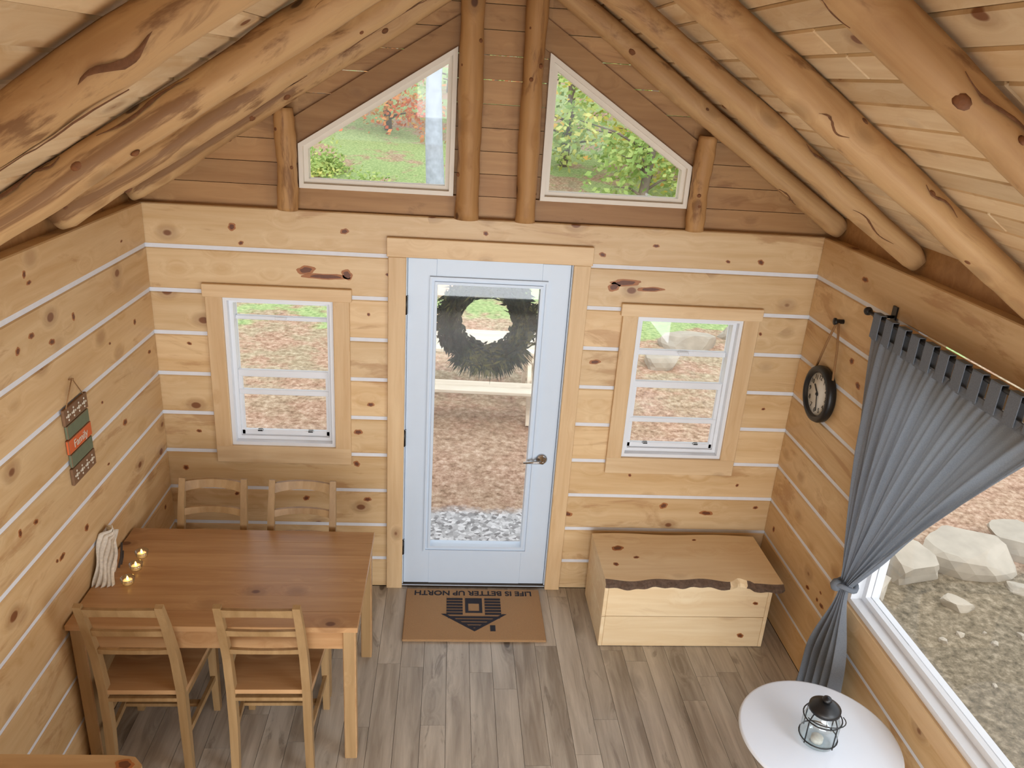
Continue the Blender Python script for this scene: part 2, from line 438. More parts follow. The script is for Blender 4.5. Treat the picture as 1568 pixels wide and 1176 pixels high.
# gable wall
WL=[(-.54,2.36),(.225,2.36),(.225,3.06),(-.54,2.572)]
WR=[(.668,2.36),(1.435,2.36),(1.435,2.572),(.668,3.06)]
mL=(3.06-2.572)/(.765)
mb=MB();z=H
while z<3.6:
    z1=z+.112
    rect=[(XL-.1,z),(XR+.1,z),(XR+.1,z1-.003),(XL-.1,z1-.003)]
    rect=clip(rect,SL,1,ZC+.15+SL*XC);
    if len(rect)>2: rect=clip(rect,-SL,1,ZC+.15-SL*XC)
    regs=[[(1,0,-.54)],[(-1,0,.54),(1,0,.225),(0,1,2.36)],[(-1,0,.54),(1,0,.225),(mL,-1,-(2.572+mL*.54))],
          [(-1,0,-.225),(1,0,.668)],[(-1,0,-.668),(1,0,1.435),(0,1,2.36)],[(-1,0,-.668),(1,0,1.435),(-mL,-1,-(2.572+mL*1.435))],[(-1,0,-1.435)]]
    for rg in regs:
        p=rect
        for h in rg:
            if len(p)>2: p=clip(p,*h)
        if len(p)>2: mb.prism(p,1,.05,.12,0)
    z=z1
mb.obj("wall_gable",[M_gable])
mb=MB()
for poly,s in ((WL,-1),(WR,1)):
    if s<0: a,b=(-.60,2.572-.06*mL),(.285,3.06+.06*mL)
    else: a,b=(.60,3.06+.068*mL),(1.49,2.572-.055*mL)
    mb.prism([(a[0],a[1]),(b[0],b[1]),(b[0],b[1]+.135),(a[0],a[1]+.135)],1,.028,.05,0)
    mb.prism([(min(a[0],b[0]),H+.002),(max(a[0],b[0]),H+.002),(max(a[0],b[0]),2.36),(min(a[0],b[0]),2.36)],1,.03,.05,0)
mb.obj("trim_1",[M_gtrim])
for i,poly in enumerate((WL,WR)):
    mb=MB();inn=mb.frame(poly,.022,1,.005,.1,0);inn=mb.frame(inn,.022,1,.03,.09,0)
    mb.prism(inn,1,.06,.066,1)
    mb.obj("window_%d"%(i+3),[M_cream,M_glass])
for i,(x,z1,rr) in enumerate(((-.597,2.735,.05),(.292,3.40,.058),(.592,3.40,.052),(1.487,2.725,.048))):
    mb=MB();n=24;pts=[];rad=[]
    for k in range(n+1):
        t=k/n;pts.append((x+math.sin(t*4+i)*.005,-.012,H+.001+(z1-H)*t));rad.append(rr*(1+.05*math.sin(t*11+i*2)+.03*math.sin(t*37+i)))
    mb.tube(pts,rad,16,0)
    rnd=random.Random(i)
    for k in range(int((z1-H)*4)+1):
        t=rnd.random();a=-rnd.random()*3.14;dr=Vector((math.cos(a),math.sin(a),0));p=Vector((x,-.012,H+(z1-H)*(.08+.85*t)))+dr*rr*.88
        mb.tube([p,p+dr*.006,p+dr*.009],[.012,.009,.005],9,1)
    mb.obj("log_post",[M_postw,M_knot])

# small windows
def small_window(idx,x0,x1,z0,z1,rails):
    mb=MB();poly=[(x0,z0),(x1,z0),(x1,z1),(x0,z1)]
    inn=mb.frame(poly,.024,1,-.004,.14,0)
    inn=mb.frame(inn,.02,1,.035,.11,0)
    (a,b),(c,_),(_,d)=inn[0],inn[1],inn[2]
    for i,(rz,h,y) in enumerate(rails):
        mb.box(a,c,y,y+.025,rz-h/2,rz+h/2,0,.003)
    mb.box(a,a+.018,.05,.075,b,rails[-2][0],0);mb.box(c-.018,c,.05,.075,b,rails[-2][0],0)
    mb.box(a,c,.05,.075,b,b+.03,0,.003)
    for xx in (a+.09,c-.12): mb.box(xx,xx+.03,.03,.05,b+.028,b+.04,2,.002)
    mb.box(a,c,.085,.089,b,d,1)
    mb.box((a+c)/2-.03,(a+c)/2+.03,.03,.05,rails[0][0]+.002,rails[0][0]+.02,0,.004)
    mb.obj("window_%d"%idx,[M_white,M_glass,M_black])
    t=MB();w=.082
    t.box(x0-w,x0+.004,-.022,-.0005,z0-.0,z1,1,.003);t.box(x1-.004,x1+w,-.022,-.0005,z0,z1,1,.003)
    t.box(x0-w-.012,x1+w+.012,-.026,-.0005,z1-.004,z1+.085-.02,0,.003)
    t.box(x0-w,x1+w,-.022,-.0005,z0-.098,z0+.004,0,.003)
    t.obj("trim_%d"%(idx+1),[M_trimX,M_trimZ])
small_window(1,-.955,-.38,.93,1.79,[(1.655,.022,.07),(1.345,.04,.045),(1.235,.03,.045)])
small_window(2,1.245,1.845,.92,1.78,[(1.545,.032,.07),(1.36,.04,.045),(1.14,.028,.045)])

# door
mb=MB()
x0,x1,z0,z1=0.003,.864,.02,2.033
gx0,gx1,gz0,gz1=.155,.712,.285,1.905
ya,yb=.012,.056
mb.box(x0,gx0,ya,yb,z0,z1,0,.002);mb.box(gx1,x1,ya,yb,z0,z1,0,.002)
mb.box(gx0,gx1,ya,yb,z0,gz0,0);mb.box(gx0,gx1,ya,yb,gz1,z1,0)
mp=[(gx0-.035,gz0-.035),(gx1+.035,gz0-.035),(gx1+.035,gz1+.035),(gx0-.035,gz1+.035)]
inn=mb.frame(mp,.012,1,ya-.014,ya,0);inn=mb.frame(inn,.014,1,ya-.005,ya,0);mb.frame(inn,.014,1,ya-.014,yb+.01,0)
mb.box(gx0,gx1,.03,.036,gz0,gz1,1)
mb.box(-.02,x0-.002,.0,.15,0,2.035,0);mb.box(x1+.002,.887,.0,.15,0,2.035,0);mb.box(-.02,.887,.06,.15,2.034,2.05,0)
mb.box(-.02,.887,-.012,.15,0,.018,3,.003)
for z in (.28,1.0,1.78):
    mb.box(-.012,.008,-.004,.012,z-.05,z+.05,2,.002)
    mb.tube([(-.002,.0,z-.052),(-.002,.0,z+.052)],.006,8,2)
hz=.885;hx=.79
My=Matrix.Rotation(math.pi/2,4,'X')
mb.lathe([(.001,0),(.031,0),(.033,.006),(.026,.012),(.012,.014),(.011,.05),(.001,.052)],(hx,ya,hz),20,4,My)
mb.tube([(hx,-.035,hz),(hx-.03,-.038,hz+.002),(hx-.11,-.036,hz-.004)],[.009,.009,.006],10,4)
mb.obj("door_1",[M_door,M_glass,M_black,plain("threshold_dark",(80,68,56),.4,.5),M_chrome])
t=MB()
t.box(-.097,-.004,-.024,-.0005,0,2.04,1,.003);t.box(.872,.962,-.024,-.0005,0,2.04,1,.003)
t.box(-.105,.97,-.028,-.0005,2.041,2.14,0,.003)
t.obj("trim_6",[M_trimX,M_trimZ])

# big window in right wall
mb=MB();wp=[(-3.6,.675),(-1.0,.675),(-1.0,1.96),(-3.6,1.96)]
inn=mb.frame(wp,.03,0,XR-.004,XR+.14,0);inn=mb.frame(inn,.03,0,XR+.05,XR+.11,0)
mb.box(XR+.075,XR+.08,inn[0][0],inn[1][0],inn[0][1],inn[2][1],1)
mb.box(XR,XR+.15,-3.6,-1.0,.64,.675,0)
mb.obj("window_5",[M_white,M_glass])
t=MB();t.box(XR-.022,XR-.0005,-3.7,-.915,.585,.678,0,.003);t.box(XR-.022,XR-.0005,-1.002,-.915,.679,1.955,1,.003);t.box(XR-.026,XR-.0005,-3.7,-.905,1.956,2.045,0,.003)
t.obj("trim_7",[M_trimY,M_trimZ])

# ------------------------------------------------------------------ curtain
cur=empty("curtain",(0,0,0))
V=[];Fc=[]
nc,nr=220,80
X0=2.105
tie_z,tie_y=.84,-1.10
rows=[]
for j in range(nr+1):
    t=j/nr
    rows.append((t/.62,0) if t<.62 else ((t-.62)/.38,1))
for s,ph in rows:
    for i in range(nc+1):
        u=i/nc
        if ph==0:
            yl=-.835+(-1.075+.835)*(s**1.5); yr=-2.0+(-1.14+2.0)*(s**.85)
            zl=1.985+(tie_z-1.985)*s
            zr=1.985+(tie_z-1.985)*(s**.9)
            z=zl+(zr-zl)*u - .05*math.sin(math.pi*u)*math.sin(math.pi*s)
            y=yl+(yr-yl)*u
            k=noise.noise(Vector((u*7,s*1.2,1)))
            env=.35+.65*min(1,s*2.2)
            x=X0+env*(.020*math.sin(u*2*math.pi*9+4*k+1.2*math.sin(s*3+u*5))*(.6+.8*abs(k))+.009*math.sin(u*2*math.pi*23+5*k+s*2)*(1-.4*s))*(1-.35*s)+.018*k*(1-s)
        else:
            e=min(1,s*1.6);e=e*e*(3-2*e)
            yl=-1.075+(-.93+1.075)*e; yr=-1.14+(-1.25+1.14)*e
            z=tie_z+(.07-tie_z)*s;y=yl+(yr-yl)*u
            k=noise.noise(Vector((u*4,s*1.5,7)))
            x=X0+(.010+.026*e)*math.sin(u*2*math.pi*5.0+s*1.2+3*k)+.02*k*e
        V.append((x,y,z))
for j in range(nr):
    for i in range(nc):
        a=j*(nc+1)+i;Fc.append((a,a+1,a+nc+2,a+nc+1))
pymesh("panel",V,Fc,[M_curt],True,cur)
mb=MB()
nt_=12
for k in range(nt_):
    y=-.865-k*(2.0-.865)/(nt_-1)*.985
    x=X0
    for sx in (-.013,.013):
        mb.box(x+sx-.0015,x+sx+.0015,y-.029,y+.029,1.965,2.074,0)
    mb.box(x-.0145,x+.0145,y-.029,y+.029,2.073,2.0765,0)
mb.box(X0-.004,X0+.004,-2.02,-.835,1.955,1.99,0)
mb.tube([(X0+.05*math.cos(a),-1.108+.042*math.sin(a),tie_z+.012*math.sin(a*2)) for a in [k*math.pi/8 for k in range(17)]],.013,8,0)
mb.lathe([(.001,-.03),(.02,-.022),(.028,0),(.02,.022),(.001,.03)],(X0-.045,-1.11,tie_z),12,0)
mb.tube([(X0+.03,-1.08,tie_z),(XR-.02,-1.0,tie_z+.03)],.006,8,0)
mb.obj("tabs_and_tie",[M_curt],parent=cur)
mb=MB()
mb.tube([(X0,-.77,2.06),(X0,-2.9,2.06)],.0095,12,0)
for y in (-.77,-2.9): mb.lathe([(.001,-.02),(.016,-.012),(.02,0),(.016,.012),(.001,.02)],(X0,y+(.012 if y>-1 else -.012),2.06),14,0,Matrix.Rotation(math.pi/2,4,'X'))
for y in (-.81,-2.85):
    mb.tube([(X0,y,2.052),(XR-.002,y,2.052)],.007,8,0);mb.box(XR-.008,XR-.0005,y-.018,y+.018,2.01,2.10,0)
mb.obj("rod",[M_black],parent=cur)

# ------------------------------------------------------------------ clock
ck=empty("wall_clock",(XR,-.345,1.49))
Mx=Matrix.Rotation(-math.pi/2,4,'Y')
mb=MB()
mb.lathe([(.001,0),(.142,0),(.15,.008),(.152,.03),(.146,.044),(.128,.05),(.118,.044),(.114,.028),(.001,.028)],(-.001,0,0),48,0,Mx)
mb.lathe([(.001,.0285),(.1135,.0285),(.1135,.030),(.001,.030)],(-.001,0,0),48,1,Mx)
mb.box(-.036,-.033,-.004,.004,-.01,.06,0,M=Matrix.Rotation(math.radians(-50),4,'X'))
mb.box(-.038,-.035,-.003,.003,-.015,.09,0,M=Matrix.Rotation(math.radians(165),4,'X'))
mb.lathe([(.001,.0),(.008,0),(.008,.008),(.001,.009)],(-.033,0,0),12,0,Mx)
M_face=plain("clock_face",(224,220,210),.6,var=.05)
mb.obj("case",[M_black,M_face],parent=ck)
for h in range(1,13):
    a=math.radians(30*h)
    text("numeral_%d"%h,str(h),.036,(-.0325,-math.sin(a)*.09,math.cos(a)*.09),(math.pi/2,0,-math.pi/2),M_black,ck,.0005)
mb=MB();M_rope=plain("jute_rope",(150,112,72),.9,var=.3,scale=200)
mb.tube([(-.02,.10,.115),(-.022,.04,.27),(-.028,-.03,.405)],.006,8,0);mb.tube([(-.02,-.10,.115),(-.022,-.08,.27),(-.028,-.05,.405)],.006,8,0)
mb.obj("hanging_rope",[M_rope],parent=ck)
mb=MB();mb.lathe([(.001,0),(.012,0),(.012,.035),(.018,.04),(.018,.048),(.001,.052)],(-.001,-.04,.41),14,0,Mx);mb.obj("peg",[M_black],parent=ck)

# ------------------------------------------------------------------ sign on left wall
sg=empty("hanging_wall_sign",(XL,-.965,1.42))
M_sb=plain("sign_brown",(122,90,64),.8,var=.2,scale=40);M_sg=plain("sign_green",(104,112,88),.8,var=.2,scale=40);M_so=plain("sign_orange",(204,98,50),.8,var=.15,scale=40);M_sw=plain("sign_white",(216,206,188),.8)
mb=MB();zz=.168
hs=[.07,.058,.062,.058,.075];ms=[0,1,2,1,0]
for i,(h,mi) in enumerate(zip(hs,ms)):
    mb.box(.002,.014,-.105+(.008 if i%2 else 0),.105-(.006 if i%2 else 0),zz-h,zz,mi,.002)
    if mi==0:
        for k in range(4):
            yy=-.072+k*.048
            mb.lathe([(.001,.0145),(.009,.0145),(.009,.016),(.001,.016)],(0,yy,zz-h/2),10,3,Matrix.Rotation(math.pi/2,4,'Y'))
            for q in range(4):
                a=q*math.pi/2;mb.lathe([(.001,.0145),(.005,.0145),(.005,.016),(.001,.016)],(0,yy+.015*math.cos(a),zz-h/2+.018*math.sin(a)),8,3,Matrix.Rotation(math.pi/2,4,'Y'))
    zz-=h+.004
mb.tube([(.012,-.08,.165),(.014,0,.268),(.012,.08,.165)],.0025,6,4);mb.tube([(.001,0,.262),(.02,0,.266)],.004,6,4)
mb.obj("boards",[M_sb,M_sg,M_so,M_sw,M_rope],parent=sg)
text("lettering","Family",.05,(.0155,0,.0),(math.pi/2,0,math.pi/2),M_sw,sg,.0005)

# ------------------------------------------------------------------ dining table (jointed strips)
mb=MB()
tx0,tx1,ty0,ty1=-1.300,-.115,-1.32,-.573
ns=7;sw=(ty1-ty0)/ns
for i in range(ns):
    mb.box(tx0,tx1,ty0+i*sw,ty0+(i+1)*sw,.714,.74,0,.0005 if 0<i<ns-1 else .002)
for x in (tx0+.01,tx1-.065):
    for y in (ty0+.012,ty1-.067): mb.box(x,x+.055,y,y+.055,0,.714,1,.004)
mb.box(tx0+.03,tx1-.03,ty0+.02,ty0+.04,.615,.714,0);mb.box(tx0+.03,tx1-.03,ty1-.04,ty1-.02,.615,.714,0)
mb.box(tx0+.02,tx0+.04,ty0+.03,ty1-.03,.615,.714,0);mb.box(tx1-.04,tx1-.02,ty0+.03,ty1-.03,.615,.714,0)
mb.obj("dining_table",[M_table,M_chair])

def chair(loc,rz):
    mb=MB()
    W2=.158
    def post(s):
        return [(s*(W2+.004),-.205,0),(s*W2,-.192,.25),(s*W2,-.19,.45),(s*(W2-.002),-.215,.64),(s*(W2-.004),-.262,.82),(s*(W2-.006),-.305,.955)]
    for s in (-1,1):
        mb.tube(post(s),[(.017,.015),(.018,.019),(.018,.021),(.017,.018),(.016,.014),(.015,.011)],4,0,False,True)
        mb.tube([(s*.178,.165,0),(s*.178,.165,.43)],[(.015,.015),(.02,.02)],4,0,False,True)
        mb.bar([(s*(W2+.003),-.19,.2),(s*.178,.16,.2)],.016,.028)
        mb.bar([(s*W2,-.18,.405),(s*.178,.16,.405)],.018,.05)
    mb.bar([(-.17,.165,.405),(.17,.165,.405)],.05,.018);mb.bar([(-.15,-.185,.405),(.15,-.185,.405)],.05,.018)
    mb.bar([(-.17,-.01,.2),(.17,-.01,.2)],.028,.016)
    out=[(-.175,-.205),(.175,-.205),(.202,.19),(-.202,.19)]
    mb.prism(out,2,.43,.452,1)
    def yb(z): 
        P=[(.45,-.19),(.64,-.215),(.82,-.262),(.955,-.305)]
        for (a,b),(c,d) in zip(P[:-1],P[1:]):
            if z<=c: return b+(d-b)*(z-a)/(c-a)
        return P[-1][1]
    for zc,h,arch in ((.915,.048,.02),(.79,.036,.016),(.675,.03,.014)):
        n=8
        vs=[]
        for k in range(n+1):
            u=-1+2*k/n;x=u*(W2-.01);ar=arch*(1-u*u);bow=.014*(1-u*u)
            z0=zc-h/2+ar*.9;z1=zc+h/2+ar*.5
            y0=yb(z0)-bow;y1=yb(z1)-bow
            vs.append([mb.bm.verts.new((x,y0-.008,z0)),mb.bm.verts.new((x,y1-.008,z1)),mb.bm.verts.new((x,y1+.008,z1)),mb.bm.verts.new((x,y0+.008,z0))])
        for a,b in zip(vs[:-1],vs[1:]):
            for k in range(4): mb.bm.faces.new((a[k],a[(k+1)%4],b[(k+1)%4],b[k]))
        mb.bm.faces.new(vs[0][::-1]);mb.bm.faces.new(vs[-1])
    return mb.obj("dining_chair",[M_chair,M_table],loc,(0,0,rz))
chair((-1.005,-1.165,0),0);chair((-.485,-1.16,0),0)
chair((-.935,-.745,0),math.pi);chair((-.49,-.745,0),math.pi)

# candles
M_wax=plain("candle_wax",(250,225,190),.5,emit=(255,190,110),es=1.0)
M_flame=plain("flame",(255,200,120),.5,emit=(255,190,90),es=14)
for x,y in ((-1.17,-.82),(-1.16,-.92),(-1.155,-1.03)):
    mb=MB()
    mb.lathe([(.001,0),(.024,0),(.031,.03),(.029,.03),(.0225,.004),(.001,.003)],(0,0,0),20,0)
    mb.lathe([(.001,.003),(.019,.003),(.019,.018),(.001,.018)],(0,0,0),16,1)
    mb.lathe([(.001,.019),(.005,.024),(.004,.032),(.001,.04)],(0,0,0),8,2)
    mb.obj("tealight_candle",[M_jar,M_wax,M_flame],(x,y,.7405))
# folded printed napkins standing against the wall (several loose leaves)
tw=empty("folded_napkins",(-1.255,-.925,.741))
V=[];Fc=[]
for q in range(5):
    off=q*.011-.02;lean=.16+.05*q;tw_=.25*(q-2)*.35
    base=len(V);nu,nv=12,16
    for j in range(nv+1):
        t=j/nv;wd=.062*(1-.28*t+.12*math.sin(t*3+q))
        for i in range(nu+1):
            u=-1+2*i/nu
            yy=-.075+.125*t+u*wd*math.cos(tw_*u)
            xx=off+.020*math.cos(u*2.6+q*.4)-.02*t*lean*3+.006*math.sin(t*8+q+u*2)
            V.append((xx,yy,.190*t**1.05*(1-.04*q)-.012*u*u*t+ .004*math.sin(u*5+q)*t))
    for j in range(nv):
        for i in range(nu):
            a=base+j*(nu+1)+i;Fc.append((a,a+1,a+nu+2,a+nu+1))
nap=pymesh("leaves",V,Fc,[M_napk],True,tw)
sm=nap.modifiers.new("thick","SOLIDIFY");sm.thickness=.003
mb=MB();mb.tube([(.048,-.06,.05),(.052,-.035,.085),(.048,-.01,.11),(.046,.005,.14)],.005,8,0);mb.tube([(.05,-.035,.05),(.054,-.02,.08),(.05,.0,.10)],.004,8,0)
mb.obj("print",[plain("print_black",(60,52,48),.8)],parent=tw)

# ------------------------------------------------------------------ doormat
dm=empty("doormat",(.43,-.278,0))
M_coir=plain("coir",(186,146,104),.95,var=.35,scale=320,bump=.8);M_ink=plain("mat_print",(40,40,50),.95,var=.4,scale=300)
mb=MB();mb.box(-.402,.402,-.234,.234,.0005,.016,0,.004);mb.obj("coir_pad",[M_coir],parent=dm)
text("lettering","LIFE IS BETTER UP NORTH",.061,(0,.192,.0165),(0,0,math.pi),M_ink,dm,.0008,bold=.0014)
mb=MB()
def mbar(x0,x1,y0,y1): mb.box(min(x0,x1),max(x0,x1),min(y0,y1),max(y0,y1),.016,.0178,0)
yy=.14
for k in range(6):
    mbar(-.16,-.065,yy,yy-.018);mbar(.065,.16,yy,yy-.018);yy-=.027
mbar(-.05,.05,.14,.09);mbar(-.05,-.032,.09,.02);mbar(.032,.05,.09,.02);mbar(-.05,.05,.02,.004)
for k in range(4):
    w=.15-k*.04;mbar(-w,w,-.028-k*.027,-.046-k*.027)
for s in (-1,1):
    mb.prism([(s*.19,-.008),(s*.165,-.008),(0,-.136),(0,-.160)],2,.016,.018,0)
mbar(.09,.12,-.108,-.158)
mb.obj("cabin_print",[M_ink],parent=dm)

# ------------------------------------------------------------------ live edge chest
mb=MB()
bx0,bx1,by0,by1=1.12,2.065,-.535,-.06
mb.box(bx0+.022,bx1-.022,by0,by0+.025,.205,.405,0,.002);mb.box(bx0+.022,bx1-.022,by0,by0+.025,.003,.202,0,.002)
mb.box(bx0,bx0+.021,by0-.001,by1,.003,.2,0,.002);mb.box(bx0,bx0+.021,by0-.001,by1,.203,.405,0,.002)
mb.box(bx1-.021,bx1,by0-.001,by1,.003,.405,0,.002)
mb.box(bx0+.02,bx1-.02,by1-.02,by1,.003,.405,0)
n=60
def edge(x): return -.555+.010*math.sin(x*9)+.008*math.sin(x*23+1)+(.035*math.exp(-((x-1.86)/.035)**2))-(.02 if x>1.93 else 0)
lx0,lx1=1.115,2.10
xs=[lx0+(lx1-lx0)*k/n for k in range(n+1)]
bm=mb.bm
TF=[bm.verts.new((x,edge(x)+.014,.452)) for x in xs];TB=[bm.verts.new((x,-.085+.006*math.sin(x*11),.452)) for x in xs]
BF=[bm.verts.new((x,edge(x)-.008+.006*math.sin(x*60),.412)) for x in xs];BB=[bm.verts.new((x,-.085+.006*math.sin(x*11),.406)) for x in xs]
MF=[bm.verts.new((x,edge(x)-.010+.008*math.sin(x*71),.434)) for x in xs]
for k in range(n):
    f=bm.faces.new((TF[k],TF[k+1],TB[k+1],TB[k]));f.material_index=0
    f=bm.faces.new((BF[k],BB[k],BB[k+1],BF[k+1]));f.material_index=0
    f=bm.faces.new((TB[k],TB[k+1],BB[k+1],BB[k]));f.material_index=0
    for A,B in ((TF,MF),(MF,BF)):
        f=bm.faces.new((A[k],B[k],B[k+1],A[k+1]));f.material_index=0 if 1.80<xs[k]<1.90 else 1
for k in (0,n):
    bm.faces.new((TF[k],TB[k],BB[k],BF[k],MF[k])).material_index=0
for i,(u,v,a,b) in enumerate(((1.24,-.24,.034,.026),(1.33,-.33,.016,.012),(1.20,-.40,.018,.014),(1.72,-.14,.012,.010))): mb.knot(2,.452,1,u,v,a,b,i+200,2,3)
for i,(u,v,a,b) in enumerate(((1.98,.30,.014,.011),(1.93,.08,.02,.015))): mb.knot(1,by0,-1,u,v,a,b,i+210,2,3)
mb.obj("live_edge_storage_bench",[M_box,M_bark,M_kring,M_kcore])

# ------------------------------------------------------------------ round table + lantern
mb=MB()
mb.lathe([(.001,.478),(.30,.478),(.320,.484),(.324,.492),(.320,.499),(.312,.5),(.001,.5)],(0,0,0),72,0)
mb.lathe([(.001,0),(.2,0),(.2,.008),(.03,.02),(.025,.04),(.025,.45),(.08,.478),(.001,.478)],(0,0,0),40,0)
mb.obj("round_side_table",[M_table_w],(1.80,-1.675,0))
ln=empty("jar_lantern",(1.775,-1.70,.501));ln.scale=(1.1,1.1,1.1)
mb=MB()
mb.lathe([(.001,0),(.05,0),(.062,.01),(.066,.03),(.066,.10),(.06,.118),(.045,.132),(.045,.150)],(0,0,0),32,0)
mb.obj("glass_jar",[M_jar],parent=ln)
mb=MB()
mb.lathe([(.001,.186),(.02,.184),(.036,.178),(.046,.168),(.056,.162),(.056,.148),(.048,.140),(.046,.14),(.046,.15),(.001,.152)],(0,0,0),32,0)
mb.lathe([(.001,.205),(.014,.202),(.018,.193),(.013,.186),(.001,.184)],(0,0,0),16,0)
for z in (.03,.118): mb.tube([(.068*math.cos(a),.068*math.sin(a),z) for a in [k*math.pi/12 for k in range(25)]],.0025,6,0)
for k in range(4):
    a=k*math.pi/2+.4;mb.tube([(.068*math.cos(a),.068*math.sin(a),.02),(.068*math.cos(a),.068*math.sin(a),.12),(.05*math.cos(a),.05*math.sin(a),.15)],.0025,6,0)
mb.tube([(.066*math.cos(a),-.02-.07*math.sin(a),.13+.02*math.sin(a)) for a in [k*math.pi/12 for k in range(13)]],.002,6,0)
mb.lathe([(.001,.002),(.022,.002),(.022,.02),(.001,.02)],(0,0,0),16,1)
mb.obj("lid_and_candle",[M_black,M_napk],parent=ln)

# ------------------------------------------------------------------ kitchen counter corner
mb=MB()
poly=[(XL+.003,-2.9),(-.64,-2.9),(-.635,-2.3),(-.65,-2.215),(-.68,-2.185),(-.73,-2.178),(XL+.003,-2.168)]
mb.prism(poly,2,.91,.95,0);mb.box(XL+.003,-.68,-2.9,-2.22,.0,.91,1,.004)
mb.box(XL+.05,-.70,-2.219,-2.205,.1,.86,1,.003)
mb.knot(2,.95,1,-.70,-2.215,.030,.020,300,2,3)
mb.obj("kitchen_counter",[wood("counter_pine",(196,164,122),(166,130,90),(80,44,22),axis=0,kscale=6.5,kthr=.18,kprob=.5,rough=.4),M_trimZ,M_kring,M_kcore])

# ------------------------------------------------------------------ wreath
def leafmat(name,cols,rough=.7,trans=.3,scale=.35):
    m,nt,b=newmat(name);L=nt.links
    ge=N(nt,"ShaderNodeNewGeometry");tc=N(nt,"ShaderNodeTexCoord");no=N(nt,"ShaderNodeTexNoise");no.inputs["Scale"].default_value=scale
    L.new(tc.outputs["Object"],no.inputs["Vector"])
    a=N(nt,"ShaderNodeMath",operation='MULTIPLY_ADD');a.inputs[1].default_value=.45;L.new(ge.outputs["Random Per Island"],a.inputs[0])
    s=N(nt,"ShaderNodeMapRange");s.inputs["From Min"].default_value=.35;s.inputs["From Max"].default_value=.65;s.inputs["To Max"].default_value=.55
    L.new(no.outputs["Fac"],s.inputs["Value"]);L.new(s.outputs[0],a.inputs[2])
    cr=N(nt,"ShaderNodeValToRGB");e=cr.color_ramp.elements
    for i,c in enumerate(cols):
        p=i/(len(cols)-1)
        if i==0: e[0].position=0;e[0].color=lin(c)
        elif i==len(cols)-1: e[-1].position=1;e[-1].color=lin(c)
        else:
            q=e.new(p);q.color=lin(c)
    L.new(a.outputs[0],cr.inputs[0]);L.new(cr.outputs[0],b.inputs["Base Color"]);b.inputs["Roughness"].default_value=rough
    b.inputs["Specular IOR Level"].default_value=.2
    if trans:
        t=N(nt,"ShaderNodeBsdfTranslucent");L.new(cr.outputs[0],t.inputs[0])
        x=N(nt,"ShaderNodeMixShader");x.inputs[0].default_value=trans
        o=nt.nodes["Material Output"];L.new(b.outputs[0],x.inputs[1]);L.new(t.outputs[0],x.inputs[2]);L.new(x.outputs[0],o.inputs[0])
    return m
M_wr=leafmat("wreath_greens",[(10,16,12),(20,30,22),(40,52,34),(112,110,62)],scale=6,trans=0)
V=[];Fc=[]
rnd=random.Random(3)
def leaf(p,d,L_,w):
    d=d.normalized();u=d.orthogonal().normalized();u=(Matrix.Rotation(rnd.random()*6.28,3,d)@u)
    b=len(V);V.extend([p,p+d*L_*.5+u*w,p+d*L_,p+d*L_*.5-u*w]);Fc.append((b,b+1,b+2,b+3))
cx,cy,cz=.437,.13,1.672
for k in range(4200):
    a=rnd.random()*2*math.pi;rr=.205+max(-.055,min(.06,rnd.gauss(0,.034)))
    p=Vector((cx+rr*math.cos(a),cy+rnd.gauss(0,.02),cz+rr*math.sin(a)))
    tang=Vector((-math.sin(a),0,math.cos(a)))*rnd.choice((-1,1,1))
    out=Vector((math.cos(a),0,math.sin(a)))
    d=tang*rnd.uniform(.3,1)+out*rnd.uniform(-.35,.8)+Vector((0,rnd.uniform(-.5,.3),0))
    leaf(p,d,rnd.uniform(.03,.08),rnd.uniform(.006,.015))
for k in range(420):
    a=rnd.uniform(-2.3,-.6);p=Vector((cx+.24*math.cos(a),cy+rnd.gauss(0,.02),cz+.24*math.sin(a)))
    leaf(p,Vector((math.cos(a)*.8+rnd.uniform(-.3,.3),0,math.sin(a))),rnd.uniform(.05,.13),rnd.uniform(.003,.007))
V=[tuple(v) if v[1]>.072 else (v[0],.072,v[2]) for v in V]
pymesh("evergreen_wreath",V,Fc,[M_wr])

